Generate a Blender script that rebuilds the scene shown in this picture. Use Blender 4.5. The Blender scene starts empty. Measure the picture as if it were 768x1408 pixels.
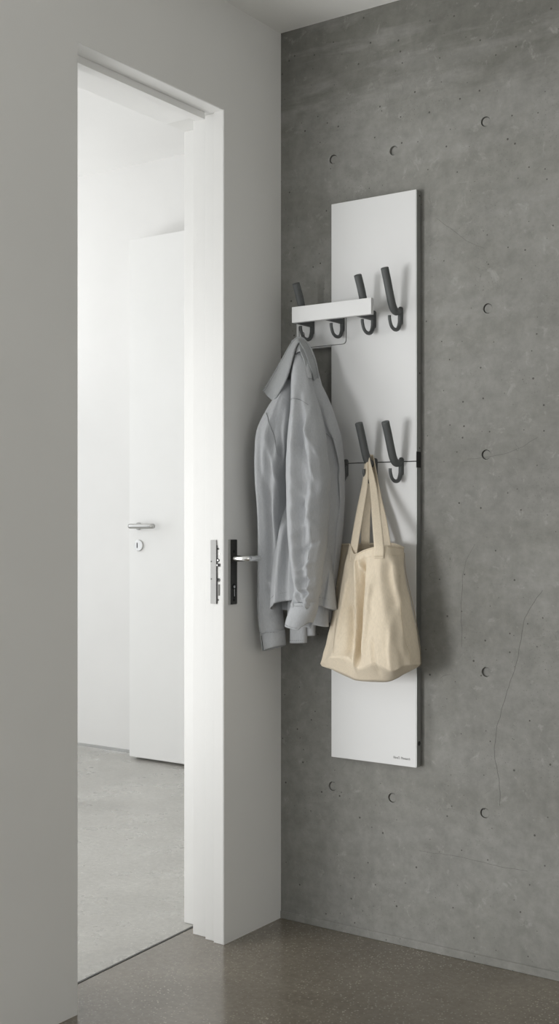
import bpy, bmesh, math, random
from mathutils import Vector, Matrix, noise
random.seed(4)
SC = bpy.context.scene
COL = SC.collection

# ------------------------------------------------------------------ survey of the room (corner of the two walls = origin)
F, CX, HY, H = 1651., 384., 718., 1.13
YAW = math.atan2(1143, 1651); S_, C_ = math.sin(YAW), math.cos(YAW)
ZC = F*H/544.; XC = 2/F*ZC
CAM = Vector((-(-S_*ZC + C_*XC), -(C_*ZC + S_*XC), H))
def at(px, py, x=None, y=None, z=None):
    """measured point: sight line through a picture point, met with a real plane of the room"""
    X = (px-CX)/F; U = -(py-HY)/F
    r = Vector((-S_ + C_*X, C_ + S_*X, U))
    if x is not None: t = (x-CAM.x)/r.x
    elif y is not None: t = (y-CAM.y)/r.y
    else: t = (z-CAM.z)/r.z
    return CAM + r*t

# ------------------------------------------------------------------ node helpers / materials
def new_mat(name):
    m = bpy.data.materials.new(name); m.use_nodes = True
    nt = m.node_tree; b = nt.nodes['Principled BSDF']
    return m, nt, b
def N(nt, t, **kw):
    n = nt.nodes.new(t)
    for k, v in kw.items():
        if k in n.inputs.keys(): n.inputs[k].default_value = v
        else: setattr(n, k, v)
    return n
def ramp(nt, fac, stops):
    r = nt.nodes.new('ShaderNodeValToRGB')
    while len(r.color_ramp.elements) < len(stops): r.color_ramp.elements.new(0.5)
    for e, (p, c) in zip(r.color_ramp.elements, stops):
        e.position = p; e.color = (*c, 1) if len(c) == 3 else c
    nt.links.new(fac, r.inputs['Fac']); return r.outputs['Color']
def mix(nt, a, b, f, mode='MIX'):
    m = nt.nodes.new('ShaderNodeMix'); m.data_type = 'RGBA'; m.blend_type = mode
    for s, v in ((m.inputs[0], f), (m.inputs[6], a), (m.inputs[7], b)):
        if hasattr(v, 'is_output'): nt.links.new(v, s)
        else: s.default_value = v if not isinstance(v, tuple) else ((*v, 1) if len(v) == 3 else v)
    return m.outputs[2]
def noise_tex(nt, vec, scale, detail=4, rough=.55, dist=0):
    n = N(nt, 'ShaderNodeTexNoise', Scale=scale, Detail=detail, Roughness=rough, Distortion=dist)
    nt.links.new(vec, n.inputs['Vector']); return n.outputs['Fac']
def coords(nt, scale=(1,1,1), loc=(0,0,0)):
    tc = nt.nodes.new('ShaderNodeTexCoord'); mp = N(nt, 'ShaderNodeMapping', Scale=scale, Location=loc)
    nt.links.new(tc.outputs['Object'], mp.inputs['Vector']); return mp.outputs['Vector']
def bump(nt, b, h, strength, dist=.01, prev=None):
    n = N(nt, 'ShaderNodeBump', Strength=strength, Distance=dist)
    nt.links.new(h, n.inputs['Height'])
    if prev: nt.links.new(prev, n.inputs['Normal'])
    nt.links.new(n.outputs['Normal'], b.inputs['Normal']); return n.outputs['Normal']

def paint(name, col, rough=.6, amt=.015, scale=3):
    m, nt, b = new_mat(name); v = coords(nt)
    f = noise_tex(nt, v, scale, 3)
    c = ramp(nt, f, [(.3, tuple(x*(1-amt) for x in col)), (.7, tuple(min(1, x*(1+amt)) for x in col))])
    nt.links.new(c, b.inputs['Base Color']); b.inputs['Roughness'].default_value = rough
    g = noise_tex(nt, v, 220, 2); bump(nt, b, g, .04, .001)
    return m
def metal(name, col, rough, met=1.0):
    m, nt, b = new_mat(name); v = coords(nt, (1, 1, 30))
    f = noise_tex(nt, v, 60, 2)
    c = ramp(nt, f, [(.3, tuple(x*.93 for x in col)), (.7, col)])
    nt.links.new(c, b.inputs['Base Color']); b.inputs['Metallic'].default_value = met
    b.inputs['Roughness'].default_value = rough
    return m

def concrete_wall():
    m, nt, b = new_mat('cast concrete'); v = coords(nt)
    base = ramp(nt, noise_tex(nt, v, 1.3, 6, .6), [(.3, (.195, .193, .181)), (.7, (.275, .273, .258))])
    fine = ramp(nt, noise_tex(nt, v, 26, 6, .7), [(.3, (.79, .79, .78)), (.72, (1.12, 1.12, 1.11))])
    c = mix(nt, base, fine, 1.0, 'MULTIPLY')
    # wide cloudy water marks
    cl = ramp(nt, noise_tex(nt, coords(nt, (1, 1, 2.4)), 2.6, 7, .62, .6), [(.42, (1, 1, 1)), (.62, (.86, .86, .84))])
    c = mix(nt, c, cl, .8, 'MULTIPLY')
    # streaky dark stain high on the wall
    sep = nt.nodes.new('ShaderNodeSeparateXYZ'); nt.links.new(v, sep.inputs[0])
    st = noise_tex(nt, coords(nt, (1, 1, 5)), 3.4, 6, .6, .4)
    hm = N(nt, 'ShaderNodeMapRange'); nt.links.new(sep.outputs['Z'], hm.inputs[0])
    hm.inputs[1].default_value = 1.9; hm.inputs[2].default_value = 2.45
    mu = N(nt, 'ShaderNodeMath', operation='MULTIPLY'); nt.links.new(st, mu.inputs[0]); nt.links.new(hm.outputs[0], mu.inputs[1])
    sr = ramp(nt, mu.outputs[0], [(.30, (1, 1, 1)), (.46, (.66, .66, .63))])
    c = mix(nt, c, sr, .9, 'MULTIPLY')
    # pale efflorescence flecks
    pl = ramp(nt, noise_tex(nt, coords(nt, (1, 1, 1), (4, 2, 8)), 22, 8, .75, .6), [(.58, (0, 0, 0)), (.66, (1, 1, 1))])
    c = mix(nt, c, (.40, .40, .375), mix(nt, (0, 0, 0), pl, .30))
    dk = ramp(nt, noise_tex(nt, coords(nt, (1, 1, 1), (14, 2, 1)), 30, 7, .75, .5), [(.6, (0, 0, 0)), (.68, (1, 1, 1))])
    dm = ramp(nt, noise_tex(nt, coords(nt, (1, 1, 1), (1, 12, 1)), 4, 4), [(.5, (0, 0, 0)), (.6, (1, 1, 1))])
    c = mix(nt, c, (.15, .15, .137), mix(nt, (0, 0, 0), mix(nt, (0, 0, 0), dk, dm), .55))
    # pin holes
    s2 = nt.nodes.new('ShaderNodeSeparateXYZ'); nt.links.new(v, s2.inputs[0]); cb = nt.nodes.new('ShaderNodeCombineXYZ')
    nt.links.new(s2.outputs['X'], cb.inputs['X']); nt.links.new(s2.outputs['Z'], cb.inputs['Y']); v2 = cb.outputs[0]
    vo = N(nt, 'ShaderNodeTexVoronoi', Scale=24.0); vo.voronoi_dimensions = '2D'; nt.links.new(v2, vo.inputs['Vector'])
    wn = N(nt, 'ShaderNodeTexWhiteNoise'); wn.noise_dimensions = '3D'; nt.links.new(vo.outputs['Color'], wn.inputs['Vector'])
    rad = N(nt, 'ShaderNodeMath', operation='POWER'); nt.links.new(wn.outputs['Value'], rad.inputs[0]); rad.inputs[1].default_value = 3
    rs = N(nt, 'ShaderNodeMath', operation='MULTIPLY'); nt.links.new(rad.outputs[0], rs.inputs[0]); rs.inputs[1].default_value = .066
    lt = N(nt, 'ShaderNodeMath', operation='LESS_THAN'); nt.links.new(vo.outputs['Distance'], lt.inputs[0]); nt.links.new(rs.outputs[0], lt.inputs[1])
    c = mix(nt, c, (.07, .07, .06), lt.outputs[0])
    vo2 = N(nt, 'ShaderNodeTexVoronoi', Scale=62.0); vo2.voronoi_dimensions = '2D'; nt.links.new(v2, vo2.inputs['Vector'])
    lt2 = ramp(nt, vo2.outputs['Distance'], [(.0, (1, 1, 1)), (.11, (0, 0, 0))])
    msk = ramp(nt, noise_tex(nt, v, 7, 4), [(.5, (0, 0, 0)), (.62, (1, 1, 1))])
    lt2 = mix(nt, (0, 0, 0), lt2, msk)
    c = mix(nt, c, (.11, .11, .10), mix(nt, (0, 0, 0), lt2, .8))
    # short scratches: thin level sets of a distorted noise, broken up by a mask
    sn = noise_tex(nt, coords(nt, (1, 1, 1), (1, 7, 3)), 6, 3, .5, 1.6)
    sc = ramp(nt, sn, [(.497, (0, 0, 0)), (.5, (1, 1, 1)), (.503, (0, 0, 0))])
    sm = ramp(nt, noise_tex(nt, coords(nt, (1, 1, 1), (9, 1, 2)), 9, 3), [(.58, (0, 0, 0)), (.66, (1, 1, 1))])
    sc = mix(nt, (0, 0, 0), sc, sm)
    c = mix(nt, c, (.12, .12, .11), mix(nt, (0, 0, 0), sc, .75))
    nt.links.new(c, b.inputs['Base Color'])
    b.inputs['Roughness'].default_value = .72
    n1 = bump(nt, b, noise_tex(nt, v, 14, 8, .7), .25, .006)
    inv = N(nt, 'ShaderNodeInvert'); nt.links.new(lt.outputs[0], inv.inputs['Color'])
    bump(nt, b, inv.outputs[0], .6, .003, n1)
    return m
def floor_mat(name, dark, light, speck, rough, amt=1.0):
    m, nt, b = new_mat(name); v = coords(nt)
    c = ramp(nt, noise_tex(nt, v, 1.8, 7, .6, .5), [(.3, dark), (.7, light)])
    f = ramp(nt, noise_tex(nt, v, 60, 5, .75), [(.35, (.82, .82, .81)), (.68, (1.14, 1.14, 1.13))])
    c = mix(nt, c, f, 1.0, 'MULTIPLY')
    vo = N(nt, 'ShaderNodeTexVoronoi', Scale=130.0 if amt == 1 else 110.0); vo.voronoi_dimensions = '2D' if amt == 1 else '3D'; nt.links.new(v, vo.inputs['Vector'])
    sp = ramp(nt, vo.outputs['Distance'], [(.0, (1, 1, 1)), (.2, (1, 1, 1)), (.3, (0, 0, 0))])
    wn = N(nt, 'ShaderNodeTexWhiteNoise'); nt.links.new(vo.outputs['Color'], wn.inputs['Vector'])
    g = ramp(nt, wn.outputs['Value'], [(.72, (0, 0, 0)), (.9, (1, 1, 1))])
    pm = ramp(nt, noise_tex(nt, v, 3.2, 3), [(.38, (.25,)*3), (.62, (1, 1, 1))])
    g = mix(nt, g, pm, 1.0, 'MULTIPLY')
    c = mix(nt, c, speck, mix(nt, (0, 0, 0), mix(nt, (0, 0, 0), sp, amt), g))
    nt.links.new(c, b.inputs['Base Color'])
    rr = ramp(nt, noise_tex(nt, v, 5, 5), [(.3, (rough-.06,)*3), (.7, (rough+.1,)*3)])
    nt.links.new(rr, b.inputs['Roughness'])
    bump(nt, b, noise_tex(nt, v, 70, 4), .08 if amt == 1 else .02, .002)
    b.inputs['IOR'].default_value = 1.75
    return m
def cloth(name, col, var, weave=900, big=9, bs=.5, sheen=.25):
    m, nt, b = new_mat(name); v = coords(nt)
    c = ramp(nt, noise_tex(nt, v, 6, 5, .6), [(.3, tuple(x*(1-var) for x in col)), (.7, tuple(x*(1+var) for x in col))])
    f = ramp(nt, noise_tex(nt, coords(nt, (1, 1, .25)), 420, 2), [(.3, (.93,)*3), (.7, (1.05,)*3)])
    c = mix(nt, c, f, 1.0, 'MULTIPLY')
    nt.links.new(c, b.inputs['Base Color']); b.inputs['Roughness'].default_value = .88
    b.inputs['Sheen Weight'].default_value = sheen
    n1 = bump(nt, b, noise_tex(nt, coords(nt, (1, 1, .55)), big, 4, .5, .8), bs, .02)
    bump(nt, b, noise_tex(nt, v, weave, 1), .12, .0006, n1)
    return m

M = dict(
    wall=paint('grey-white wall paint', (.775, .773, .758), .7),
    white=paint('white gloss paint', (.86, .86, .85), .38),
    far=paint('white wall paint', (.80, .796, .785), .6),
    ceil=paint('ceiling paint', (.86, .86, .84), .8),
    conc=concrete_wall(),
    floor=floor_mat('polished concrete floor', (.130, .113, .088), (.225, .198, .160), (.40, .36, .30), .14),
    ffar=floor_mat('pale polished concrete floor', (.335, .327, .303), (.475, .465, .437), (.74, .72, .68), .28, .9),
    panel=paint('light grey powder coat', (.66, .665, .665), .42, .006),
    edge=metal('brushed aluminium edge', (.42, .43, .42), .42),
    hook=paint('dark grey plastic', (.075, .08, .08), .55, .05, 60),
    black=paint('black plastic', (.01, .01, .01), .5),
    steel=metal('satin steel', (.55, .55, .54), .3),
    satin=metal('dull zinc steel', (.40, .40, .395), .55, .6),
    chrome=metal('polished steel', (.85, .85, .84), .25),
    plate=metal('dark brushed steel', (.115, .115, .11), .42),
    gap=paint('dark seam', (.06, .06, .055), .8),
    print=paint('grey lettering ink', (.13, .13, .13), .7),
    thr=metal('dark threshold strip', (.10, .10, .095), .45),
    denim=cloth('washed grey cotton twill', (.40, .412, .428), .05, bs=.18, big=14, sheen=.08),
    collar=cloth('grey cotton twill collar', (.31, .322, .33), .05, bs=.2, big=14),
    seam=cloth('grey topstitching', (.24, .25, .255), .05),
    canvas=cloth('unbleached cotton canvas', (.67, .585, .455), .04, bs=.2, big=8, sheen=.1),
    thread=cloth('bag seam thread', (.42, .34, .23), .05),
    dark=cloth('dark hanging loop', (.05, .05, .05), .05),
)

# ------------------------------------------------------------------ mesh helpers
def link(name, bm, mat, parent=None, smooth=False, kind=None, bevel=0, seg=2, solid=0):
    me = bpy.data.meshes.new(name)
    bmesh.ops.recalc_face_normals(bm, faces=bm.faces)
    bm.to_mesh(me); bm.free()
    me.materials.append(mat)
    for p in me.polygons: p.use_smooth = smooth
    o = bpy.data.objects.new(name, me); COL.objects.link(o)
    if parent:
        o.parent = parent; o.matrix_parent_inverse = Matrix.Translation(parent.location).inverted()
    if kind: o['kind'] = kind
    if solid:
        s = o.modifiers.new('thickness', 'SOLIDIFY'); s.thickness = solid; s.offset = -1
    if bevel:
        b = o.modifiers.new('bevel', 'BEVEL'); b.width = bevel; b.segments = seg; b.limit_method = 'ANGLE'; b.angle_limit = .6
    return o
def box(bm, a, b):
    x0, x1 = sorted((a[0], b[0])); y0, y1 = sorted((a[1], b[1])); z0, z1 = sorted((a[2], b[2]))
    v = [bm.verts.new(p) for p in ((x0,y0,z0),(x1,y0,z0),(x1,y1,z0),(x0,y1,z0),(x0,y0,z1),(x1,y0,z1),(x1,y1,z1),(x0,y1,z1))]
    for f in ((0,3,2,1),(4,5,6,7),(0,1,5,4),(1,2,6,5),(2,3,7,6),(3,0,4,7)): bm.faces.new([v[i] for i in f])
def prism(bm, pts, axis, a, b):
    """polygon extruded along axis; pts are the two other coordinates in cyclic-free order"""
    def P(p, t):
        if axis == 2: return (p[0], p[1], t)
        if axis == 1: return (p[0], t, p[1])
        return (t, p[0], p[1])
    A = [bm.verts.new(P(p, a)) for p in pts]; B = [bm.verts.new(P(p, b)) for p in pts]
    bm.faces.new(A); bm.faces.new(B[::-1]); n = len(pts)
    for i in range(n): bm.faces.new((A[i], B[i], B[(i+1) % n], A[(i+1) % n]))
def rounded(x0, x1, z0, z1, r, corners=(1,1,1,1), n=6):
    """corners: (left-bottom, right-bottom, right-top, left-top)"""
    out = []
    for k, (cx, cz, a0) in enumerate(((x0+r, z0+r, 180), (x1-r, z0+r, 270), (x1-r, z1-r, 0), (x0+r, z1-r, 90))):
        if corners[k]:
            for i in range(n+1):
                a = math.radians(a0 + 90*i/n); out.append((cx+r*math.cos(a), cz+r*math.sin(a)))
        else: out.append(((x0, x1, x1, x0)[k], (z0, z0, z1, z1)[k]))
    return out
def catmull(pts, n, closed=False):
    P = [Vector(p) for p in pts]; out = []; m = len(P)
    segs = m if closed else m-1
    for i in range(segs):
        if closed: p0, p1, p2, p3 = P[i-1], P[i], P[(i+1) % m], P[(i+2) % m]
        else: p0, p1, p2, p3 = P[max(i-1, 0)], P[i], P[i+1], P[min(i+2, m-1)]
        for k in range(n):
            t = k/n
            out.append(.5*((2*p1) + (p2-p0)*t + (2*p0-5*p1+4*p2-p3)*t*t + (3*p1-p0-3*p2+p3)*t**3))
    if not closed: out.append(P[-1].copy())
    return out
def tube(bm, pts, rad, n=12, cap=True, flat=1.0):
    pts = [Vector(p) for p in pts]; rings = []
    t0 = (pts[1]-pts[0]).normalized()
    u = t0.cross(Vector((1, 0, 0)));
    if u.length < .1: u = t0.cross(Vector((0, 0, 1)))
    u.normalize()
    for i, p in enumerate(pts):
        t = (pts[min(i+1, len(pts)-1)] - pts[max(i-1, 0)]).normalized()
        u = (u - t*u.dot(t)).normalized(); w = t.cross(u)
        r = rad(i/(len(pts)-1)) if callable(rad) else rad
        rings.append([bm.verts.new(p + u*(r*math.cos(2*math.pi*k/n)) + w*(flat*r*math.sin(2*math.pi*k/n))) for k in range(n)])
    for a, b in zip(rings, rings[1:]):
        for k in range(n): bm.faces.new((a[k], a[(k+1) % n], b[(k+1) % n], b[k]))
    if cap: bm.faces.new(rings[0][::-1]); bm.faces.new(rings[-1])
def disc(bm, c, r, axis, depth, n=28, rx=None):
    c = Vector(c); rx = rx or r; pts = []
    for k in range(n):
        a = 2*math.pi*k/n; pts.append((rx*math.cos(a), r*math.sin(a)))
    if axis == 1: prism(bm, [(c.x+p[0], c.z+p[1]) for p in pts], 1, c.y, c.y-depth)
    if axis == 0: prism(bm, [(c.y+p[0], c.z+p[1]) for p in pts], 0, c.x, c.x+depth)
def struct(name, bm, mat, **kw): return link(name, bm, mat, kind='structure', **kw)
def thing(name, label, cat, loc, group=None):
    o = bpy.data.objects.new(name, None); COL.objects.link(o); o.location = loc
    o.empty_display_size = .05; o['label'] = label; o['category'] = cat
    if group: o['group'] = group
    return o
def B(): return bmesh.new()

# ------------------------------------------------------------------ the room
CH, FH, DH = 2.526, 2.88, 2.2325       # near ceiling, far ceiling, doorway head
YR, YL = -.268, -.8205                 # doorway jambs
XR, YB = 3.6, -4.6                     # near room extents
WT = .20
bm = B()
jamb = [(0, YR), (-.034, YR), (-.034, -.2595), (-.0690, -.2595), (-.0690, -.247), (-.122, -.247), (-.122, -.187), (-WT, -.187), (-WT, 1.61), (-.0, 1.61)]
prism(bm, jamb, 2, 0, DH)
box(bm, (-WT, -1.4, 0), (0, YL, DH)); box(bm, (-WT, -1.4, DH), (0, 1.61, 3.0))
box(bm, (-1.8, -1.4, 0), (-WT, -1.375, 3.0))
wl = struct('wall_left', bm, M['wall'])
# white painted lining of the opening
bm = B()
prism(bm, [(-.0015, YR-.0012), (-.034, YR-.0012), (-.034, YR+.004), (-.0015, YR+.004)], 2, 0, DH)
prism(bm, [(-.034, -.2607), (-.0690, -.2607), (-.0690, -.255), (-.034, -.255)], 2, .0, DH)
prism(bm, [(-.069, -.2482), (-.122, -.2482), (-.122, -.242), (-.069, -.242)], 2, .0, DH)
prism(bm, [(-.122, -.1882), (-WT-.002, -.1882), (-WT-.002, -.18), (-.122, -.18)], 2, .0, DH)
box(bm, (-.0015, YL, DH-.0012), (-WT, YR, DH+.004))
box(bm, (-.0015, YL-.004, 0), (-WT, YL+.0012, DH))
struct('trim_1', bm, M['white'], bevel=.0012)
bm = B(); box(bm, (-.052, YL+.001, DH-.020), (-.082, -.287, DH-.0013)); box(bm, (-.052, -.287, DH-.020), (-.0695, -.2835, DH-.0013))
struct('trim_2', bm, M['white'], bevel=.001)
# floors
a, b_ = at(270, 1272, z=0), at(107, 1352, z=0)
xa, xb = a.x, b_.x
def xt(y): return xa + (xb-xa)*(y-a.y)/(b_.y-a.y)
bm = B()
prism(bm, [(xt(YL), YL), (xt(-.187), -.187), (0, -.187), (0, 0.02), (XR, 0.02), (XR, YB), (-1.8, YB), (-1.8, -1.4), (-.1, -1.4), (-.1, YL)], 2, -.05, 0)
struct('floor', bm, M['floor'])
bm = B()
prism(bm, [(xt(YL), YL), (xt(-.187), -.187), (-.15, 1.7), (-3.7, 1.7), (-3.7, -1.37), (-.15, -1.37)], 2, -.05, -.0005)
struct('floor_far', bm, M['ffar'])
bm = B(); prism(bm, [(xt(YL)-.004, YL), (xt(-.187)-.004, -.186), (xt(-.187)+.003, -.186), (xt(YL)+.003, YL)], 2, -.004, .0012)
struct('trim_3', bm, M['thr'])
# ceilings
bm = B(); box(bm, (0, .0, CH), (XR, YB, CH+.1)); box(bm, (-1.8, -1.4, CH), (0, YB, CH+.1)); struct('ceiling', bm, M['ceil'])
bm = B(); box(bm, (-3.7, -1.37, FH), (-.1, 1.7, FH+.1)); struct('ceiling_far', bm, M['far'])
# concrete wall with tie holes
bm = B(); box(bm, (0, 0, 0), (XR+.1, .2, CH+.1))
wb = struct('wall_back', bm, M['conc'])
TIE = [(458,219),(541,207),(667,167),(670,424),(668,625),(668,924),(457,1081),(539,1097),(666,1118)]
bm = B()
for p in TIE:
    c = at(*p, y=0); disc(bm, (c.x, .009, c.z), .0128, 1, .03, 32)
cut = link('cutter', bm, M['conc'])
md = wb.modifiers.new('holes', 'BOOLEAN'); md.object = cut; md.solver = 'EXACT'
dg = bpy.context.evaluated_depsgraph_get(); dg.update()
nm = bpy.data.meshes.new_from_object(wb.evaluated_get(dg)); wb.modifiers.clear(); wb.data = nm
bpy.data.objects.remove(cut)
for i, p in enumerate(TIE):
    c = at(*p, y=0); bm = B()
    disc(bm, (c.x+.0014, .0095, c.z-.0004), .0112, 1, .0075 if i not in (1, 5) else .004, 28)
    link('tie_hole_plug', bm, M['conc'], wb, bevel=.0012)
# hairline cracks in the concrete
def crack(pts, r, parent=wb):
    bm = B(); P = [at(*p, y=-.0001) for p in pts]; P = catmull(P, 8)
    P = [q + Vector(((noise.noise(q*40))*.003, 0, noise.noise(q*40+Vector((5,5,5)))*.003)) for q in P]
    tube(bm, P, r, 5); link('crack', bm, M['gap'], parent)
crack([(745,812), (722,850), (711,905), (697,950), (682,1005), (680,1040), (686,1075), (687,1108)], .00035)
crack([(652,748), (638,780), (634,830), (635,890)], .00028)
crack([(575,1170), (620,1176), (680,1190), (725,1198)], .0003)
crack([(642,632), (700,622), (740,600)], .00025)
crack([(600,300), (640,330), (665,342)], .00022)
bm = B(); box(bm, (0, 0, 0), (XR, -.004, .022)); struct('baseboard_back', bm, M['conc'], bevel=.002)
# the remaining walls of the two rooms
bm = B(); box(bm, (XR, .0, 0), (XR+.1, YB, CH)); struct('wall_right', bm, M['wall'])
bm = B()
WX0, WX1, WZ0, WZ1 = -1.1, 2.0, .25, 2.35
box(bm, (-1.9, YB, 0), (WX0, YB-.15, CH)); box(bm, (WX1, YB, 0), (XR+.1, YB-.15, CH))
box(bm, (WX0, YB, 0), (WX1, YB-.15, WZ0)); box(bm, (WX0, YB, WZ1), (WX1, YB-.15, CH))
struct('wall_front', bm, M['wall'])
bm = B(); box(bm, (-1.8, -1.4, 0), (-1.9, YB, CH)); struct('wall_alcove', bm, M['wall'])
bm = B()
for x in (WX0, (WX0+WX1)/2-.03, WX1-.06): box(bm, (x, YB-.05, WZ0), (x+.06, YB-.1, WZ1))
box(bm, (WX0, YB-.05, WZ0), (WX1, YB-.1, WZ0+.06)); box(bm, (WX0, YB-.05, WZ1-.06), (WX1, YB-.1, WZ1))
struct('window_1', bm, M['white'])
# far room
bm = B(); box(bm, (-3.8, 1.61, 0), (-WT, 1.75, FH)); box(bm, (-1.902, 1.53, 0), (-WT, 1.62, 2.48)); struct('wall_far', bm, M['far'])
bm = B()
box(bm, (-3.7, -1.37, 0), (-3.8, -1.2, FH)); box(bm, (-3.7, 1.2, 0), (-3.8, 1.7, FH))
box(bm, (-3.7, -1.2, 0), (-3.8, 1.2, .3)); box(bm, (-3.7, -1.2, 2.6), (-3.8, 1.2, FH)); struct('wall_far_left', bm, M['far'])
bm = B()
box(bm, (-3.8, -1.27, 0), (-1.4, -1.37, FH)); box(bm, (-1.4, -1.27, 2.35), (-.4, -1.37, FH)); box(bm, (-1.4, -1.27, 0), (-.4, -1.37, .35)); box(bm, (-.4, -1.27, 0), (-.15, -1.37, FH))
struct('wall_far_front', bm, M['far'])
bm = B(); box(bm, (-3.7, 1.61, 0), (-1.905, 1.604, .012)); struct('baseboard_far', bm, M['steel'])
# far door
dl, dr = -1.9077, -1.02
ztop = at(178, 330, y=1.488).z
bm = B(); box(bm, (dl, 1.488, .012), (dr, 1.529, ztop))
door = struct('door_1', bm, M['white'], bevel=.002)
bm = B(); c = at(191, 723.5, y=1.488)
disc(bm, (c.x, 1.488, c.z), .0175, 1, .008)
tube(bm, [(c.x, 1.485, c.z), (c.x, 1.440, c.z)], .010, 14)
link('rose', bm, M['satin'], door, smooth=False, bevel=.001)
bm = B()
p0 = at(178, 725, y=1.436); p1 = at(208, 724, y=1.436)
tube(bm, catmull([(p0.x, 1.437, c.z), (p0.x+.03, 1.432, c.z), (c.x, 1.430, c.z), (p1.x, 1.432, c.z), (p1.x+.002, 1.436, c.z)], 5), lambda t: .006+.006*min(1, t*2.5), 14)
link('handle', bm, M['steel'], door, smooth=True)
c = at(191.5, 750, y=1.488)
bm = B(); disc(bm, (c.x, 1.488, c.z), .0265, 1, .008, 32); e = link('escutcheon', bm, M['steel'], door, bevel=.002)
bm = B(); box(bm, (c.x-.010, 1.4802, c.z-.012), (c.x-.005, 1.4792, c.z+.013)); link('keyhole', bm, M['black'], e)

# ------------------------------------------------------------------ door handle set on the grey wall
pz0 = at(316, 831.6, x=.008).z; pz1 = at(316, 742, x=.008).z
y0 = at(316.6, 785, x=.0065).y; y1 = at(326.0, 785, x=.0065).y
hs = thing('door_handle', 'polished lever handle on tall narrow dark plate, on grey wall left of jacket', 'door handle', (0, (y0+y1)/2, pz0))
bm = B(); prism(bm, rounded(y0, y1, pz0, pz1, .003), 0, .0, .0065)
bp = link('backplate', bm, M['plate'], hs, bevel=.0008)
bm = B(); prism(bm, rounded(y0-.0012, y0, pz0, pz1, .0005, (0,0,0,0)), 0, .0, .0067); link('plate_edge', bm, M['steel'], bp)
yc = (y0+y1)/2; lz = at(330, 768, x=.03).z
bm = B()
pts = catmull([(.009, yc, lz), (.035, yc, lz), (.047, yc+.003, lz), (.053, yc+.012, lz), (.055, yc+.03, lz), (.055, yc+.06, lz), (.054, at(357, 768, x=.054).y, lz)], 6)
tube(bm, pts, lambda t: .0104 if t < .4 else .0104-.003*(t-.4), 16, flat=.85)
link('lever', bm, M['chrome'], hs, smooth=True)
bm = B(); disc(bm, (.0063, yc, lz), .0125, 0, .002, 28); link('lever_collar', bm, M['plate'], hs, bevel=.0005)
kz = at(322, 812, x=.010).z
bm = B(); disc(bm, (.0063, yc, kz+.010), .0085, 0, .0014, 24); prism(bm, rounded(yc-.0042, yc+.0042, kz-.020, kz+.008, .004), 0, .0063, .0077)
cy = link('lock_cylinder', bm, M['black'], hs, bevel=.0004)
bm = B(); box(bm, (.0075, yc-.0015, kz-.016), (.0087, yc+.0012, kz+.004)); disc(bm, (.0075, yc, kz+.010), .004, 0, .0012, 16); link('key_slot', bm, M['chrome'], cy)
for z in (pz0+.012, pz1-.012, pz1-.032):
    bm = B(); disc(bm, (.0061, yc, z), .004, 0, .0009, 16); link('screw', bm, M['black'] if z < pz1-.02 else M['plate'], hs)

# ------------------------------------------------------------------ lock plate in the door reveal
ys = -.2697
xL, xR_ = at(289.2, 785, y=ys-.003).x, at(297, 785, y=ys-.003).x
z0, z1 = at(293, 830, y=ys).z, at(293, 742.5, y=ys).z
lk = thing('lock_plate', 'satin steel lock plate with dark cutouts beside it in white door reveal', 'lock plate', ((xL+xR_)/2, ys, z0))
bm = B(); box(bm, (xL, ys-.003, z0), (xR_, ys+.0095, z1)); fp = link('faceplate', bm, M['satin'], lk, bevel=.0006)
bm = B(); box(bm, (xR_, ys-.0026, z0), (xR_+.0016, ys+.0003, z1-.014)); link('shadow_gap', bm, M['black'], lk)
for py in (772, 796):
    q = at(290.3, py, y=ys-.003); bm = B(); disc(bm, (q.x, ys-.0028, q.z), .0022, 1, .0008, 16); link('screw', bm, M['plate'], fp)
def mk(name, shapes, mat):
    bm = B()
    for kind, *a in shapes:
        if kind == 'd': c = at(a[0], a[1], y=ys); disc(bm, (c.x, ys+.0005, c.z), a[2]*1.0, 1, .0011+a[3], 20, rx=a[2]*1.3)
        if kind == 'b': c = at(a[0], a[1], y=ys); d = at(a[2], a[3], y=ys); box(bm, (c.x, ys+.0005, c.z), (d.x, ys-.0008-a[4], d.z))
    link(name, bm, mat, lk)
mk('latch_notch', [('b', 297.5, 754, 300.5, 755, 0), ('d', 299.7, 754.6, .0022, 0)], M['black'])
mk('guide_hole', [('d', 301.9, 761.5, .0012, 0)], M['steel'])
mk('latch', [('d', 299.2, 770.5, .0045, 0), ('b', 299.5, 775, 302.4, 779, .001), ('d', 300.5, 777, .003, 0)], M['black'])
mk('latch_tip', [('d', 299.4, 770.3, .0022, .001), ('b', 298.6, 776, 299.6, 778.2, .002)], M['steel'])
mk('bolt_hole', [('d', 299.8, 797.5, .0052, 0)], M['plate'])
mk('bolt_ring', [('d', 299.8, 797.0, .0025, .0008)], M['black'])
mk('deadbolt', [('b', 300.0, 803.5, 301.9, 819, 0)], M['plate'])
mk('guide_pin', [('d', 299.6, 824.8, .0022, 0), ('b', 298, 823.5, 299.6, 826, 0)], M['plate'])

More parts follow.
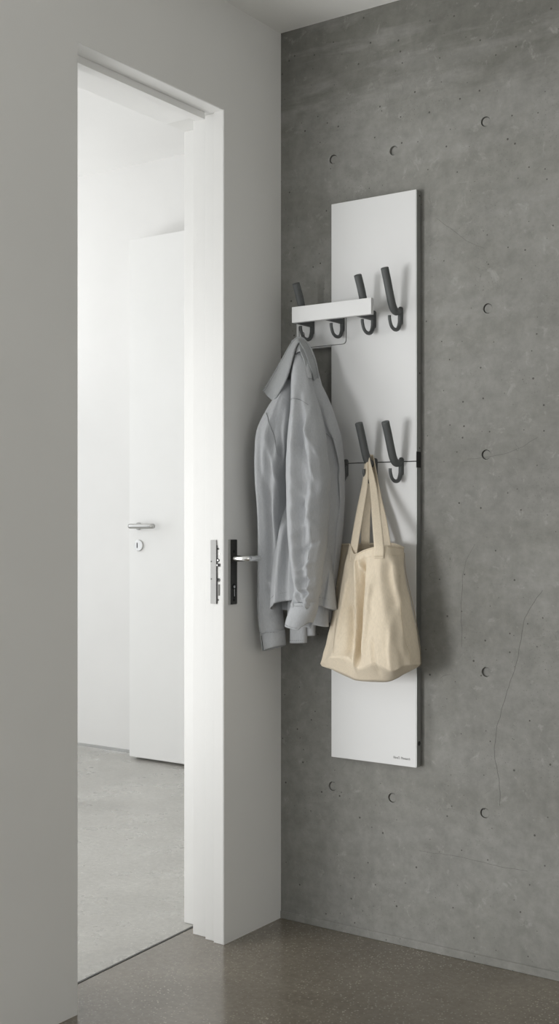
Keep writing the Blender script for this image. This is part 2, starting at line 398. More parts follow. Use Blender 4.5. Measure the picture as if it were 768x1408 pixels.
# ------------------------------------------------------------------ coat rack
PX0, PX1, PZ0, PZ1, PY = .1885, .4520, .4858, 2.0030, -.030
JZ = 1.290
rack = thing('coat_rack', 'tall light grey wall-mounted coat rack panel with dark grey hooks', 'coat rack', ((PX0+PX1)/2, -.005, PZ0))
def slab(x0, x1, z0_, z1_):
    bm = B(); box(bm, (x0, PY, z0_), (x1, -.007, z1_)); return bm
up = link('upper_panel', slab(PX0, PX1-.0010, JZ+.0012, PZ1), M['panel'], rack, bevel=.0012)
lo = link('lower_panel', slab(PX0, PX1-.0010, PZ0, JZ-.0012), M['panel'], rack, bevel=.0012)
CG0, CG1 = at(575, 643, x=PX1).z, at(575, 621, x=PX1).z
for nm_, za, zb, par in (('side_rail', PZ0+.0012, CG0, lo), ('side_rail', CG1, PZ1-.0012, up)):
    bm = B(); box(bm, (PX1-.0010, PY+.0008, za), (PX1+.0006, -.0075, zb)); r = link(nm_, bm, M['edge'], rack); r['label'] = 'brushed metal edge strip'
bm = B(); box(bm, (PX1-.012, PY+.0016, CG0), (PX1-.0003, -.0055, CG1)); box(bm, (PX0+.02, -.0076, PZ0+.05), (PX1-.03, 0, PZ1-.05)); link('joint_clip', bm, M['black'], rack)
bm = B(); box(bm, (PX0+.001, PY+.0030, JZ-.0022), (PX1-.012, -.008, JZ+.0022)); link('panel_joint', bm, M['gap'], rack)
c = at(575.2, 1022.5, x=PX1+.0006); bm = B(); disc(bm, (PX1+.0004, -.0165, c.z), .0062, 0, .0008, 24); h_ = link('side_hole', bm, M['black'], rack)
for py in (269, 513, 616):
    c = at(575.5, py, x=PX1); bm = B(); disc(bm, (PX1+.0004, -.0140, c.z), .0022, 0, .0008, 14); link('rivet', bm, M['gap'], rack)

STEM = -.0355
def hook(x, tip=True, zc=1.683, pts=None, rod=1.0, big=True):
    """tip: has the thick upward prong; J below always.  zc = height where the prong meets the stem"""
    o = None
    bm = B()
    # stem and small J
    s = [(x, STEM, zc+.004), (x, STEM, zc-.018), (x, STEM-.001, zc-.034), (x, STEM-.011, zc-.050), (x, STEM-.029, zc-.054),
         (x, STEM-.046, zc-.047), (x, STEM-.055, zc-.031), (x, STEM-.056, zc-.021)]
    if not tip: s = [(x, -.085, zc+.006), (x, STEM-.03, zc+.003)] + [(x, STEM, zc-.006)] + s[1:]
    tube(bm, catmull(s, 5), lambda t: .0058-.0016*min(1, max(0, (t-.35)/.4)), 12)
    # flat foot on the panel
    prism(bm, rounded(x-.0065, x+.0065, zc-.038, zc+.010, .006), 1, PY+.0005, PY-.004)
    o = link('hook', bm, M['hook'], rack, smooth=True)
    if tip:
        bm = B()
        P = pts or [(STEM+.003, .000), (STEM-.012, -.005), (STEM-.027, -.005), (STEM-.040, .006), (STEM-.052, .030), (STEM-.067, .066), (STEM-.082, .099)]
        path = catmull([(x, a, zc+b) for a, b in P], 6)
        tube(bm, path, lambda t: .0060+.0044*min(1, t*4), 18)
        g = link('prong', bm, M['hook'], o, smooth=True, bevel=.0018)
    return o
hx = [at(px, 440, y=STEM).x for px in (428.5, 470, 512.5, 549.5)]
for x, px, py, t in ((hx[0], 0, 426, 1), (hx[1], 0, 424, 0), (hx[2], 0, 422, 1), (hx[3], 549, 421, 1)):
    z = {0: 1.687, 1: 1.686, 2: 1.687, 3: 1.689}[hx.index(x)]
    steep = [(STEM+.003, .002), (STEM-.012, -.001), (STEM-.028, .000), (STEM-.042, .012), (STEM-.052, .034), (STEM-.064, .062), (STEM-.080, .092)]
    hook(x, bool(t), z, pts=steep if t and x != hx[3] else None)
hz = [at(px, 635, y=STEM).x for px in (474.5, 514.5, 550.5)]
z2 = at(550, 634, y=STEM).z
for i, x in enumerate(hz): hook(x, i != 0, z2)

# rail and its bracket plate
bx0, bx1 = at(401, 432, y=-.125).x, at(510, 422, y=-.125).x
bz0, bz1 = 1.6705, 1.7130
bm = B(); box(bm, (bx0, -.1255, bz0), (bx1, -.112, bz1)); link('rail', bm, M['panel'], rack, bevel=.0008)
for x in hx[:3]:
    bm = B(); box(bm, (x-.005, -.113, bz0-.0005), (x+.005, STEM+.002, bz0+.010)); link('rail_arm', bm, M['hook'], rack, bevel=.001)
qa, qb = at(407, 470, y=-.034), at(474.5, 473, y=-.034)
bm = B(); prism(bm, rounded(qa.x, qb.x, 1.6165, 1.705, .010, (0, 1, 1, 0)), 1, PY, PY-.0028)
link('bracket_plate', bm, M['panel'], rack, bevel=.0007)
bm = B(); prism(bm, rounded(qa.x+.001, qb.x+.0011, 1.6153, 1.704, .010, (0, 1, 1, 0)), 1, PY+.0001, PY-.0007); link('plate_dark_edge', bm, M['gap'], rack)  # dark sheet behind the plate, showing as a thin edge right and below
bm = B(); box(bm, (qa.x+.004, PY, 1.6125), (PX0-.001, -.012, 1.6175)); link('bracket_flange', bm, M['panel'], rack)

# tiny maker's lettering at the lower right of the panel
tl = at(540.5, 1040.5, y=PY)
cu = bpy.data.curves.new('lettering', 'FONT'); cu.body = 'NovaTi  Monoarch'; cu.size = .0098; cu.extrude = .0001; cu.space_character = 1.0
to = bpy.data.objects.new('lettering_tmp', cu); COL.objects.link(to)
dg = bpy.context.evaluated_depsgraph_get(); dg.update()
me = bpy.data.meshes.new_from_object(to.evaluated_get(dg)); bpy.data.objects.remove(to)
w = max(v.co.x for v in me.vertices)
targ = at(563.5, 1043, y=PY).x - tl.x
me.transform(Matrix.Translation((tl.x, PY-.0003, tl.z-.004)) @ Matrix.Rotation(math.radians(90), 4, 'X') @ Matrix.Diagonal((targ/w, 1, 1, 1)))
me.materials.clear(); me.materials.append(M['print'])
lt = bpy.data.objects.new('lettering', me); COL.objects.link(lt); lt.parent = lo
lt.matrix_parent_inverse = Matrix.Translation(rack.location).inverted(); lt['label'] = 'tiny grey printed lettering'
# children of panels sit in the rack frame already
lt.matrix_parent_inverse = (Matrix.Translation(rack.location) @ Matrix.Translation(-rack.location)).inverted()

# ------------------------------------------------------------------ cloth shells
def interp(rows, py):
    """rows sorted by py of (py, pxL, pxR, ymid, half depth); smooth interpolation"""
    if py <= rows[0][0]: return rows[0][1:]
    if py >= rows[-1][0]: return rows[-1][1:]
    for i in range(len(rows)-1):
        if rows[i][0] <= py <= rows[i+1][0]: break
    p0, p1, p2, p3 = rows[max(i-1, 0)], rows[i], rows[i+1], rows[min(i+2, len(rows)-1)]
    t = (py-p1[0])/(p2[0]-p1[0]); out = []
    for k in range(1, 5):
        d = p2[0]-p1[0]
        m1 = (p2[k]-p0[k])/max(p2[0]-p0[0], 1e-6)*d; m2 = (p3[k]-p1[k])/max(p3[0]-p1[0], 1e-6)*d
        out.append((2*t**3-3*t*t+1)*p1[k] + (t**3-2*t*t+t)*m1 + (-2*t**3+3*t*t)*p2[k] + (t**3-t*t)*m2)
    return out
class Shell:
    def __init__(s, rows, folds=(), seed=0, crinkle=.002, hem=None, top=None, tw=1.0):
        s.rows, s.folds, s.seed, s.crinkle, s.hem = rows, folds, seed, crinkle, hem
        s.top = top or rows[0][0]; s.bot = rows[-1][0]
    def pt(s, a, t):
        """a: angle 0..2pi (0 = left edge, pi/2 = front middle, pi = right edge); t: 0 top..1 bottom"""
        f = (1-math.cos(a))/2                       # 0 left .. 1 right
        front = math.sin(a)
        bot = s.bot + (s.hem(f, front) if s.hem else 0)
        py = s.top + (bot-s.top)*t
        L, R, ym, hd = interp(s.rows, py)
        px = L + (R-L)*f
        yy = ym - hd*(abs(front)**.8)*(1 if front > 0 else -1)
        d = 0
        for (f0, f1, w, amp, ta, tb) in s.folds:
            if front <= 0: break
            c = f0+(f1-f0)*t
            env = max(0, min(1, (t-ta)/.12+.0 if ta > 0 else 1))*max(0, min(1, (tb-t)/.12 if tb < 1 else 1))
            d += amp*env*math.exp(-((f-c)/w)**2)*min(1, front*2)
        p = at(px, py, y=ym)                        # outline measured in the garment's own plane
        q = Vector((p.x, yy-d, p.z))
        n = noise.noise(Vector((q.x*22, s.seed+a*.8, q.z*9)))*s.crinkle*1.6 + noise.noise(Vector((q.x*60+3, s.seed*2, q.z*34)))*s.crinkle*.7
        q.y -= n*(front if front > 0 else .5*front)
        q.x += noise.noise(Vector((s.seed+9, a, q.z*12)))*s.crinkle*.7
        q.x = max(q.x, .006)
        return q
    def mesh(s, na=72, nt=110, ta=0., tb=1., off=0.):
        bm = B(); R = []
        for j in range(nt+1):
            t = ta+(tb-ta)*j/nt; row = []
            for i in range(na):
                a = 2*math.pi*i/na; q = s.pt(a, t)
                if off: q += Vector((-math.cos(a), -math.sin(a), 0))*off
                row.append(bm.verts.new(q))
            R.append(row)
        for A, C in zip(R, R[1:]):
            for i in range(na): bm.faces.new((A[i], A[(i+1) % na], C[(i+1) % na], C[i]))
        return bm, R
    def close_top(s, bm, R): bm.faces.new(R[0])
def creases(R, lst, y):
    L = [(at(*a_, y=y), at(*b2, y=y), w_, d_) for a_, b2, w_, d_ in lst]
    for row in R:
        n = len(row)
        for i, v in enumerate(row):
            if i > n/2: continue
            side = min(1, math.sin(2*math.pi*i/n)*2.5); d = 0
            for a_, b2, w_, amp in L:
                ax, az = b2.x-a_.x, b2.z-a_.z; l2 = ax*ax+az*az
                t = ((v.co.x-a_.x)*ax + (v.co.z-a_.z)*az)/l2
                if t < -.25 or t > 1.25: continue
                dist = ((v.co.x-a_.x)*az - (v.co.z-a_.z)*ax)/math.sqrt(l2)
                e = max(0, min(1, (t+.25)/.4))*max(0, min(1, (1.25-t)/.4)); e = e*e*(3-2*e)
                d += amp*e*math.exp(-(dist/w_)**2)
            v.co.y -= 1.3*d*side
def seam(sh, path, name, parent, mat, r=.0006, lift=.0012, dash=None):
    """stitch line laid on a shell; path in (a, t)"""
    bm = B(); P = catmull([(a, t, 0) for a, t in path], 10); Q = []
    for p in P:
        q = sh.pt(p.x, p.y); Q.append(q + Vector((0, -lift, 0)))
    if dash:
        i = 0
        while i < len(Q)-2: tube(bm, Q[i:i+2], r, 5); i += 2
    else: tube(bm, Q, r, 6)
    return link(name, bm, mat, parent, smooth=True)
def A_(f): return math.acos(1-2*f)     # fraction across the front -> angle

# ------------------------------------------------------------------ jacket
top = at(412, 465, y=-.10)
jk = thing('jacket', 'light grey cotton overshirt hanging by its loop from the leftmost hook', 'jacket', (top.x, -.15, at(380, 895, y=-.15).z))
bodyR = [(468, 402, 419, -.105, .014), (490, 397, 430, -.112, .022), (530, 388, 441, -.120, .030), (570, 380, 452, -.124, .034), (600, 389, 450, -.108, .026), (650, 389, 446, -.098, .020),
         (690, 386, 446, -.110, .026), (735, 381, 449, -.134, .040), (800, 376, 456, -.150, .048), (838, 374.5, 459.5, -.154, .052)]
body = Shell(bodyR, [(.30, .22, .07, .012, .2, 1), (.86, .84, .06, .012, .3, 1), (.6, .5, .1, -.01, 0, 1)], 1, .0014,
             hem=lambda f, fr: (-14*math.sin(math.pi*f)**.8 if fr > 0 else 6*math.sin(math.pi*f)))
bm, R = body.mesh(96, 120); body.close_top(bm, R)
creases(R, [((394,590),(392,700),.010,-.020), ((386,720),(384,836),.006,.006), ((391,740),(394,830),.005,-.008), ((455,760),(456,836),.005,-.006), ((450,740),(449,830),.005,.008), ((443,740),(440,836),.005,-.010)], -.19)
bo = link('body', bm, M['denim'], jk, smooth=True, solid=.0016)
seam(body, [(A_(.02), .965), (A_(.15), .968), (A_(.3), .968), (A_(.4), .968)], 'hem_stitch', bo, M['seam'], dash=1)
seam(body, [(A_(.6), .968), (A_(.75), .968), (A_(.9), .966), (A_(.985), .965)], 'hem_stitch', bo, M['seam'], dash=1)
# back hem hanging lower, and the far cuff hanging behind
tailR = [(780, 398, 452, -.125, .022), (820, 397, 451, -.128, .024), (850, 396.5, 450, -.130, .026)]
tail = Shell(tailR, [(.3, .3, .1, .006, 0, 1)], 5, .002, hem=lambda f, fr: 14*f - 2)
bm, R = tail.mesh(48, 30); link('back_tail', bm, M['denim'], jk, smooth=True, solid=.0016)
inR = [(790, 400, 424, -.112, .012), (840, 399.5, 422, -.112, .013), (884, 399, 421, -.112, .013)]
inn = Shell(inR, [], 8, .0012); bm, R = inn.mesh(36, 30); ic = link('inner_cuff', bm, M['denim'], jk, smooth=True, solid=.002)
seam(inn, [(A_(.05), .955), (A_(.5), .96), (A_(.95), .955)], 'cuff_stitch', ic, M['seam'], dash=1)
in2 = Shell([(800, 418, 434, -.10, .010), (874, 420, 432.5, -.10, .010)], [], 9, .001); bm, R = in2.mesh(30, 16); link('inner_hem', bm, M['denim'], jk, smooth=True, solid=.002)

# left sleeve
lsR = [(522, 393, 401, -.150, .008), (545, 380, 401, -.160, .024), (570, 366, 400, -.170, .036), (592, 357.5, 398, -.178, .044), (620, 355, 393, -.182, .046), (660, 356, 388.5, -.178, .044),
       (720, 359, 387, -.160, .040), (790, 357.5, 386, -.140, .034), (840, 356.5, 386, -.132, .031), (866, 359, 388, -.130, .030), (872, 361, 388, -.130, .028)]
ls = Shell(lsR, [(.75, .7, .12, -.012, .1, .9), (.3, .35, .12, .008, .2, 1), (.55, .5, .07, .005, .0, .5)], 2, .0014, hem=lambda f, fr: -5*f)
bm, R = ls.mesh(60, 110); ls.close_top(bm, R); creases(R, [((366,585),(372,680),.006,-.005), ((376,600),(384,660),.005,.006), ((372,680),(368,800),.007,-.004), ((377,700),(374,850),.007,.004), ((362,800),(384,846),.005,.005), ((364,815),(386,862),.004,-.006), ((363,850),(384,842),.004,-.004), ((389,600),(387,860),.006,-.012)], -.19)
lo_ = link('sleeve', bm, M['denim'], jk, smooth=True, solid=.0016)
seam(ls, [(A_(.28), .135), (A_(.55), .17), (A_(.75), .235), (A_(.93), .30)], 'armhole_seam', lo_, M['seam'], r=.0009)
cfR = [(866, 360, 388.5, -.130, .031), (880, 361.5, 389, -.130, .033), (895, 363.5, 389.5, -.130, .032)]
cf = Shell(cfR, [], 3, .0012, hem=lambda f, fr: -8*f)
bm, R = cf.mesh(48, 16); c_ = link('cuff', bm, M['denim'], lo_, smooth=True, solid=.0025)
seam(cf, [(A_(.02), .1), (A_(.3), .1), (A_(.6), .1), (A_(.97), .1)], 'cuff_stitch', c_, M['seam'], dash=1)
seam(cf, [(A_(.25), .25), (A_(.28), .6), (A_(.26), 1.0)], 'cuff_slit', c_, M['gap'], r=.0009)

# right shoulder and front panel
rsR = [(494, 412, 423.5, -.118, .010), (520, 420, 435, -.124, .020), (548, 424, 449, -.128, .028), (577, 430, 459.5, -.126, .033), (606, 436, 466.5, -.122, .034), (645, 441, 470, -.118, .034),
       (700, 443, 470, -.114, .033), (740, 442, 467.5, -.110, .030), (780, 440, 463, -.106, .026), (820, 438, 459, -.104, .022), (856, 436, 455, -.102, .018)]
rs = Shell(rsR, [(.35, .2, .1, -.016, .2, 1), (.62, .72, .08, .010, .1, 1), (.85, .9, .05, -.006, .3, 1)], 4, .0025)
bm, R = rs.mesh(60, 110); rs.close_top(bm, R); creases(R, [((436,565),(452,640),.006,-.006), ((446,585),(463,650),.006,.006), ((448,600),(452,700),.008,-.010), ((459,620),(459,720),.006,.005), ((440,520),(452,560),.005,-.004)], -.17)
ro = link('front_panel', bm, M['denim'], jk, smooth=True, solid=.0016)
seam(rs, [(A_(.2), .235), (A_(.5), .255), (A_(.75), .285), (A_(.97), .31)], 'armhole_seam', ro, M['seam'], r=.0009)

# centre sleeve, nearest
csR = [(488, 404, 418, -.150, .012), (510, 402.5, 424, -.166, .022), (537, 403, 429, -.184, .032), (555, 403, 434, -.196, .038), (572, 402, 437.5, -.204, .042), (597, 399.5, 442.5, -.212, .048), (630, 398.5, 446, -.220, .052), (666, 398.5, 448, -.224, .054),
       (703, 399, 447.5, -.228, .054), (740, 400.5, 444, -.228, .050), (783, 405, 439, -.226, .044), (812, 408, 436, -.224, .038), (830, 406.5, 434.5, -.222, .034), (842, 402, 431.5, -.222, .032)]
cs = Shell(csR, [(.42, .44, .09, .012, .12, .9), (.66, .62, .08, -.012, .15, .95), (.80, .88, .06, .008, .2, 1), (.14, .14, .08, -.005, .0, .3)], 6, .0034, hem=lambda f, fr: -6*f)
bm, R = cs.mesh(72, 130); cs.close_top(bm, R)
for row in R:                                       # bunched creases above the cuff
    for v in row:
        z = v.co.z
        zc = at(420, 822, y=-.222).z
        k = math.exp(-((z-zc)/.045)**2)
        v.co.y -= k*.020*noise.noise(Vector((v.co.x*45, 3, z*55+v.co.x*30)))
        k2 = math.exp(-((z-at(420, 700, y=-.222).z)/.14)**2)
        v.co.y -= k2*.013*noise.noise(Vector((v.co.x*34, 7, z*20-v.co.x*26)))*max(0, min(1, (v.co.x-at(412, 700, y=-.222).x)/.02))
creases(R, [((410,600),(432,668),.006,-.007), ((418,590),(441,640),.005,.006), ((414,668),(440,735),.006,.006), ((420,690),(436,720),.005,-.007), ((412,735),(434,700),.005,.006), ((415,760),(436,742),.005,-.007),
            ((412,785),(436,770),.0045,.006), ((413,800),(437,792),.004,-.007), ((411,812),(436,806),.004,.007), ((410,822),(434,838),.004,-.008), ((409,800),(422,842),.004,.007), ((417,560),(420,640),.006,.005), ((407,570),(406,800),.007,.004)], -.26)
co_ = link('sleeve', bm, M['denim'], jk, smooth=True, solid=.0016)
seam(cs, [(A_(.08), .178), (A_(.35), .175), (A_(.6), .18), (A_(.9), .20)], 'armhole_seam', co_, M['seam'], r=.0009)
seam(cs, [(A_(.9), .26), (A_(.87), .45), (A_(.88), .65), (A_(.86), .8), (A_(.84), .92)], 'sleeve_seam', co_, M['seam'], r=.0004)
ccR = [(828, 405, 434.5, -.224, .034), (840, 401, 432.5, -.227, .037), (852, 397, 428.5, -.227, .037), (862, 394.5, 424.5, -.226, .035)]
cc = Shell(ccR, [], 7, .0016, hem=lambda f, fr: 8*(f-.35)+(0 if f < .8 else -(f-.8)*55))
bm, R = cc.mesh(60, 20); cq = link('cuff', bm, M['denim'], co_, smooth=True, solid=.0025)
seam(cc, [(A_(.03), .12), (A_(.3), .12), (A_(.6), .12), (A_(.95), .12)], 'cuff_stitch', cq, M['seam'], dash=1)
seam(cc, [(A_(.03), .9), (A_(.3), .92), (A_(.6), .93), (A_(.78), .93)], 'cuff_stitch', cq, M['seam'], dash=1)

# collar: a folded band round the neck, left wing spreading out
def ribbon(outer, inner, name, parent, thick=.003, mat=None, puff=.006):
    O = catmull([at(px, py, y=y) for px, py, y in outer], 8); I = catmull([at(px, py, y=y) for px, py, y in inner], 8)
    bm = B(); G = []
    for o_, i_ in zip(O, I):
        row = []
        for k in range(9):
            u = k/8; p = o_.lerp(i_, u); p.y -= puff*math.sin(math.pi*u); row.append(bm.verts.new(p))
        G.append(row)
    for a_, b2 in zip(G, G[1:]):
        for k in range(8): bm.faces.new((a_[k], a_[k+1], b2[k+1], b2[k]))
    ob = link(name, bm, mat or M['collar'], parent, smooth=True, solid=thick)
    return ob, O, I
outer = [(362,538,-.150), (370,525,-.150), (379,510,-.150), (388,494,-.148), (397,478,-.142), (404,468,-.132), (411,464,-.124), (418,467,-.124), (426,478,-.128), (433,496,-.130), (436.5,514,-.128), (437.5,536,-.098)]
inner = [(376,552,-.185), (383,540,-.190), (391,525,-.192), (397,508,-.188), (402,490,-.180), (406,477,-.168), (411,470,-.158), (416,476,-.156), (421,488,-.158), (426,503,-.160), (431,517,-.152), (436,538,-.100)]
cl_, O, I = ribbon(outer, inner, 'collar', jk, .004)
bm = B(); tube(bm, [p+Vector((.0, -.0012, 0)) for p in [o_.lerp(i_, .10) for o_, i_ in zip(O, I)]], .0005, 5); link('collar_stitch', bm, M['seam'], cl_, smooth=True)
bm = B(); tube(bm, [o_ for o_ in O], .0028, 8); link('collar_edge', bm, M['collar'], cl_, smooth=True)
# second, inner fold of the collar stand on the right
o2 = [(408,476,-.150), (412,472,-.150), (418,480,-.150), (424,496,-.152), (429,514,-.148), (436,540,-.110)]
i2 = [(406,486,-.165), (412,483,-.168), (416,490,-.168), (421,506,-.170), (426,522,-.162), (433,546,-.112)]
cst, _, _ = ribbon(o2, i2, 'collar_stand', jk, .003, puff=.003)
# yoke lining seen inside the collar
yk = Shell([(474, 405, 417, -.142, .006), (500, 402, 424, -.158, .012), (520, 402, 428, -.170, .016)], [], 11, .001)
bm, R = yk.mesh(36, 16); yk.close_top(bm, R); yo = link('yoke', bm, M['denim'], jk, smooth=True)
# loop to the hook
hk = Vector((hx[0], STEM-.049, 1.687-.026))
bm = B(); lp = at(411, 468, y=-.118)
tube(bm, catmull([lp+Vector((-.006, 0, -.006)), lp+Vector((-.004, .006, .012)), hk+Vector((-.006, -.006, .004)), hk+Vector((0, -.0045, -.010)), hk+Vector((.004, .004, -.014)), lp+Vector((.008, .012, .002)), lp+Vector((.006, .004, -.006))], 6), .0011, 8)
link('hanging_loop', bm, M['dark'], jk, smooth=True)

# ------------------------------------------------------------------ tote bag
bgp = at(508, 935, y=-.13)
bag = thing('tote_bag', 'cream canvas tote bag hanging by two straps from a lower hook', 'bag', (bgp.x, -.13, bgp.z))
# loops: the same ten stations round the bag at five heights (px, py, y)
L0 = [(463.5,749,-.078), (478,749,-.088), (481,749,-.150), (487,762,-.172), (500,757,-.188), (513,753,-.194), (527,750,-.190), (541,752,-.160), (554.5,753,-.115), (536,747,-.075), (500,748,-.062), (478,748,-.075)]
L1 = [(462.5,790,-.080), (469.5,790,-.092), (474,790,-.148), (489,795,-.166), (501,790,-.192), (514,790,-.202), (530,788,-.200), (546,788,-.168), (556,786,-.112), (538,786,-.068), (502,786,-.055), (478,788,-.068)]
L2 = [(460,836,-.100), (462.5,838,-.124), (470,840,-.156), (486,845,-.160), (496,840,-.190), (514,840,-.212), (534,838,-.206), (552,838,-.170), (566.5,834,-.105), (540,836,-.060), (504,836,-.048), (476,838,-.062)]
L3 = [(449.5,884,-.102), (454,884,-.128), (465,884,-.168), (486,888,-.172), (495,886,-.190), (514,884,-.222), (538,886,-.214), (556,886,-.178), (575,884,-.105), (544,884,-.056), (506,884,-.044), (474,884,-.060)]
L4 = [(441.5,913,-.104), (446,910,-.135), (456,903,-.178), (479,904,-.194), (491,919,-.188), (514,912,-.224), (538,922,-.216), (556,915,-.186), (577,913,-.110), (546,912,-.056), (506,914,-.044), (470,914,-.062)]
L5 = [(443.5,916,-.106), (447,918,-.122), (457,921,-.150), (479,932,-.158), (493,936,-.158), (515,938,-.168), (536,937,-.166), (556,927,-.152), (574,917,-.112), (546,922,-.064), (506,928,-.054), (470,922,-.070)]
loops = [[at(px, py, y=y) for px, py, y in L] for L in (L0, L1, L2, L3, L4, L5)]
cols = list(zip(*loops)); nV = 20
dense_cols = []
for c in cols:
    seg_ = catmull(list(c[:5]), nV) + [c[4].lerp(c[5], k/6) for k in range(1, 7)]
    dense_cols.append(seg_)
rings = []
for j in range(len(dense_cols[0])):
    rings.append(catmull([c[j] for c in dense_cols], 14, True))
BF = [  # creases of the front: (from, to, width, push outwards)
 ((487,768),(487,912),.0045,.009),((498,778),(492,903),.0085,-.016),((513,800),(502,900),.010,.006),((530,772),(548,875),.010,-.010),((541,840),(545,922),.007,.005),
 ((493,772),(499,800),.0035,.006),((474,835),(478,900),.009,-.006),((519,880),(524,925),.006,-.005),((541,765),(549,800),.004,.006),((466,800),(455,880),.008,.004)]
BF = [(at(*a_, y=-.19), at(*b2, y=-.19), w_, d_) for a_, b2, w_, d_ in BF]
def bag_fold(p):
    if p.y > -.12: return 0
    d = 0
    for a_, b2, w_, amp in BF:
        t = (p.z-a_.z)/(b2.z-a_.z)
        e = max(0, min(1, (t+.12)/.18))*max(0, min(1, (1.12-t)/.2))
        if e <= 0: continue
        x = a_.x+(b2.x-a_.x)*t + .004*noise.noise(Vector((0, amp*900, p.z*14)))
        d += amp*e*math.exp(-((p.x-x)/w_)**2)
    return 1.8*d*min(1, (-.12-p.y)/.03)
bm = B(); G = []
bc = Vector((bgp.x, -.13, 0)); nR = len(rings)
for j, ring in enumerate(rings):
    row = []
    for i, p in enumerate(ring):
        out = Vector((p.x-bc.x, p.y-bc.y, 0)).normalized()
        t = j/nR
        n = .0042*noise.noise(Vector((p.x*20, p.y*20, p.z*5+2))) + .0022*noise.noise(Vector((p.x*55+p.z*20, p.y*40, p.z*22)))
        fd = bag_fold(p)*min(1, t*9+.1)
        p = p + Vector((0, -fd, 0))
        row.append(bm.verts.new(p + out*n*min(1, t*6+.15)))
    G.append(row)
n_ = len(G[0])
for a_, b2 in zip(G, G[1:]):
    for i in range(n_): bm.faces.new((a_[i], a_[(i+1) % n_], b2[(i+1) % n_], b2[i]))
# base, pushed up a little in the middle
cen = sum((v.co for v in G[-1]), Vector())/n_; mid = [bm.verts.new(v.co.lerp(cen, .5)+Vector((0, 0, .006))) for v in G[-1]]
for i in range(n_): bm.faces.new((G[-1][i], G[-1][(i+1) % n_], mid[(i+1) % n_], mid[i]))
bm.faces.new(mid)
hemring = [v.co.copy() for v in G[int(nV*.42)]]; rim = [v.co.copy() for v in G[0]]; bag_pts = [[v.co.copy() for v in row_] for row_ in G]
bagbody = link('body', bm, M['canvas'], bag, smooth=True, solid=.0015)
def loop_line(P, name, r, mat, closed=True, off=.0008):
    bm = B(); Q = []
    for p in P:
        o_ = Vector((p.x-bc.x, p.y-bc.y, 0)).normalized(); Q.append(p+o_*off)
    if closed: Q.append(Q[0])
    tube(bm, Q, r, 6); link(name, bm, mat, bagbody, smooth=True)
loop_line(rim, 'rim_fold', .0016, M['canvas'])
def pr(p):
    d = p-CAM; Z = -S_*d.x + C_*d.y
    return CX + F*(C_*d.x + S_*d.y)/Z, HY - F*d.z/Z, Z
VP_ = [(pr(v_), v_) for rr in [[q_ for q_ in row_] for row_ in bag_pts] for v_ in rr if v_.y < -.115]
def on_bag(px, py): return min(VP_, key=lambda e: (e[0][0]-px)**2+(e[0][1]-py)**2)[1]
def bag_thread(pts, r_, name):
    P = catmull([(a_, b2, 0) for a_, b2 in pts], 3); Q = []
    for p in P:
        q = on_bag(p.x, p.y); g = at(p.x, p.y, y=q.y); Q.append(g+Vector((0, -.0012, 0)))
    for _ in range(2): Q = [Q[0]]+[(Q[i-1]+Q[i]*2+Q[i+1])/4 for i in range(1, len(Q)-1)]+[Q[-1]]
    bm = B(); tube(bm, Q, r_, 5); link(name, bm, M['thread'], bagbody, smooth=True)
bag_thread([(549.5,790), (549.8,812), (551,840), (555,876), (560,890), (564.5,903), (562,915), (557,926)], .0005, 'base_seam')
bag_thread([(463,850), (459,880), (458,898)], .00035, 'base_seam')
bag_thread([(565,915), (571,914.5), (575,914)], .0004, 'base_seam')
loop_line(hemring, 'hem_stitch', .00035, M['canvas'])
loop_line([Vector(rings[j][8*14]) for j in range(6, len(rings))], 'side_seam', .0007, M['thread'], False, .0025)
def strap(path, widths, name, tw):
    """flat webbing: path of points, half widths and a width direction per point"""
    P = catmull(path, 8); W = catmull([(w_, 0, 0) for w_ in widths], 8); D = catmull(tw, 8)
    bm = B(); G = []
    for p, w_, d in zip(P, W, D):
        d = d.normalized(); row = []
        for k in range(-3, 4):
            row.append(bm.verts.new(p + d*(w_.x*k/3) + Vector((0, -.0012*math.cos(k/3*1.5), 0))))
        G.append(row)
    for a_, b2 in zip(G, G[1:]):
        for k in range(6): bm.faces.new((a_[k], a_[k+1], b2[k+1], b2[k]))
    return link(name, bm, M['canvas'], bag, smooth=True, solid=.0022)
hs6 = hz[1]; zt = z2+.004
X_ = Vector((1, 0, 0))
d1 = Vector((1, -.2, 0)); d2 = Vector((1, .25, 0)); dy = Vector((.75, -.65, .1))
strap([at(484.5, 772, y=-.160), at(486.5, 750, y=-.156), at(494, 705, y=-.128), at(501, 665, y=-.098), Vector((hs6-.004, -.072, zt+.004)), Vector((hs6-.001, -.060, zt+.009)), Vector((hs6-.001, -.048, zt+.002)), at(507, 670, y=-.052), at(503, 710, y=-.062), at(502, 758, y=-.064)],
      [.013, .013, .0125, .010, .0080, .007, .007, .010, .012, .012], 'strap', [d1, d1, d1, d1, dy, dy, dy, d2, d2, d2])
strap([at(520.5, 768, y=-.199), at(520.5, 750, y=-.196), at(517.5, 715, y=-.150), at(513.5, 675, y=-.105), Vector((hs6+.003, -.075, zt+.006)), Vector((hs6+.004, -.062, zt+.012)), Vector((hs6+.005, -.050, zt+.004)), at(520, 680, y=-.056), at(527, 715, y=-.066), at(533, 752, y=-.078)],
      [.013, .013, .0125, .010, .0080, .007, .007, .009, .0115, .0115], 'strap', [d2, d2, d2, d2, dy, dy, dy, d1, d1, d1])
q0, q1 = at(514, 765, y=-.203), at(527, 765, y=-.203)
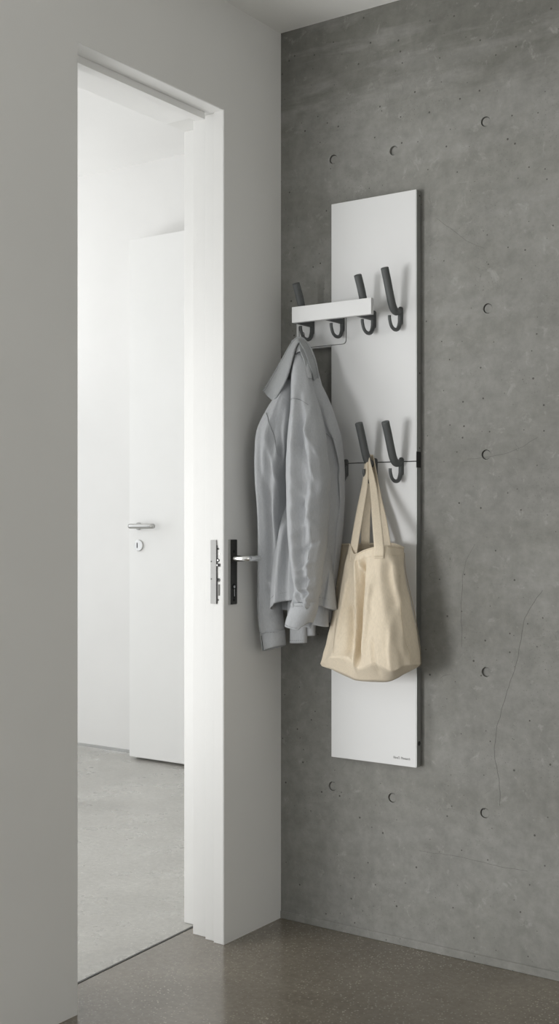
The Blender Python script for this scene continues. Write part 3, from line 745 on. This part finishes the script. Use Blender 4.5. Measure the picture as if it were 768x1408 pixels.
bm = B(); tube(bm, [q0, (q0+q1)/2+Vector((0, -.001, 0)), q1], .0005, 5); link('strap_stitch', bm, M['thread'], bagbody)

# ------------------------------------------------------------------ light: windows in both rooms, plus two added fill lamps
def area(name, loc, tgt, sx, sy, power, col):
    l = bpy.data.lights.new(name, 'AREA'); l.shape = 'RECTANGLE'; l.size = sx; l.size_y = sy; l.energy = power; l.color = col
    o = bpy.data.objects.new(name, l); COL.objects.link(o); o.location = loc
    o.rotation_euler = (Vector(tgt)-Vector(loc)).to_track_quat('-Z', 'Y').to_euler(); return o
area('window_daylight', (-.5, YB+.05, .85), (.35, 0, 1.1), .9, 1.1, 84, (1, .997, .99))
area('side_fill', (XR-.02, -2.4, 1.0), (0, -.9, .9), 1.8, 1.5, 21, (1, .997, .985))  # added fill from the right to even out the left wall; no window modelled
area('far_window_daylight', (-.90, -1.25, 1.05), (-.90, 1, 1.25), .8, 1.7, 15, (1, 1, .995))
area('far_side_daylight', (-3.68, .3, 1.45), (0, .3, 1.45), 1.8, 2.2, 19, (1, 1, .995))
area('far_ceiling_fill', (-3.2, 1.0, 1.9), (-2.6, .6, 2.88), .5, .3, 7, (1, 1, .99))  # added fill, out of view, to brighten the far ceiling
W = bpy.data.worlds.new('sky'); SC.world = W; W.use_nodes = True
bg = W.node_tree.nodes['Background']; bg.inputs[0].default_value = (.9, .95, 1, 1); bg.inputs[1].default_value = 1.0

# ------------------------------------------------------------------ camera
cd = bpy.data.cameras.new('camera'); co = bpy.data.objects.new('camera', cd); COL.objects.link(co)
co.location = CAM; co.rotation_euler = (math.pi/2, 0, YAW)
cd.sensor_fit = 'HORIZONTAL'; cd.sensor_width = 36; cd.lens = F/768*36
cd.shift_y = (HY-704)/768; cd.clip_start = .05
SC.camera = co
SC.view_settings.view_transform = 'Standard'; SC.view_settings.look = 'None'
SC.view_settings.exposure = 0; SC.view_settings.gamma = 1
try: SC.view_settings.use_curve_mapping = False
except Exception: pass
SC.cycles.max_bounces = 10; SC.cycles.diffuse_bounces = 8
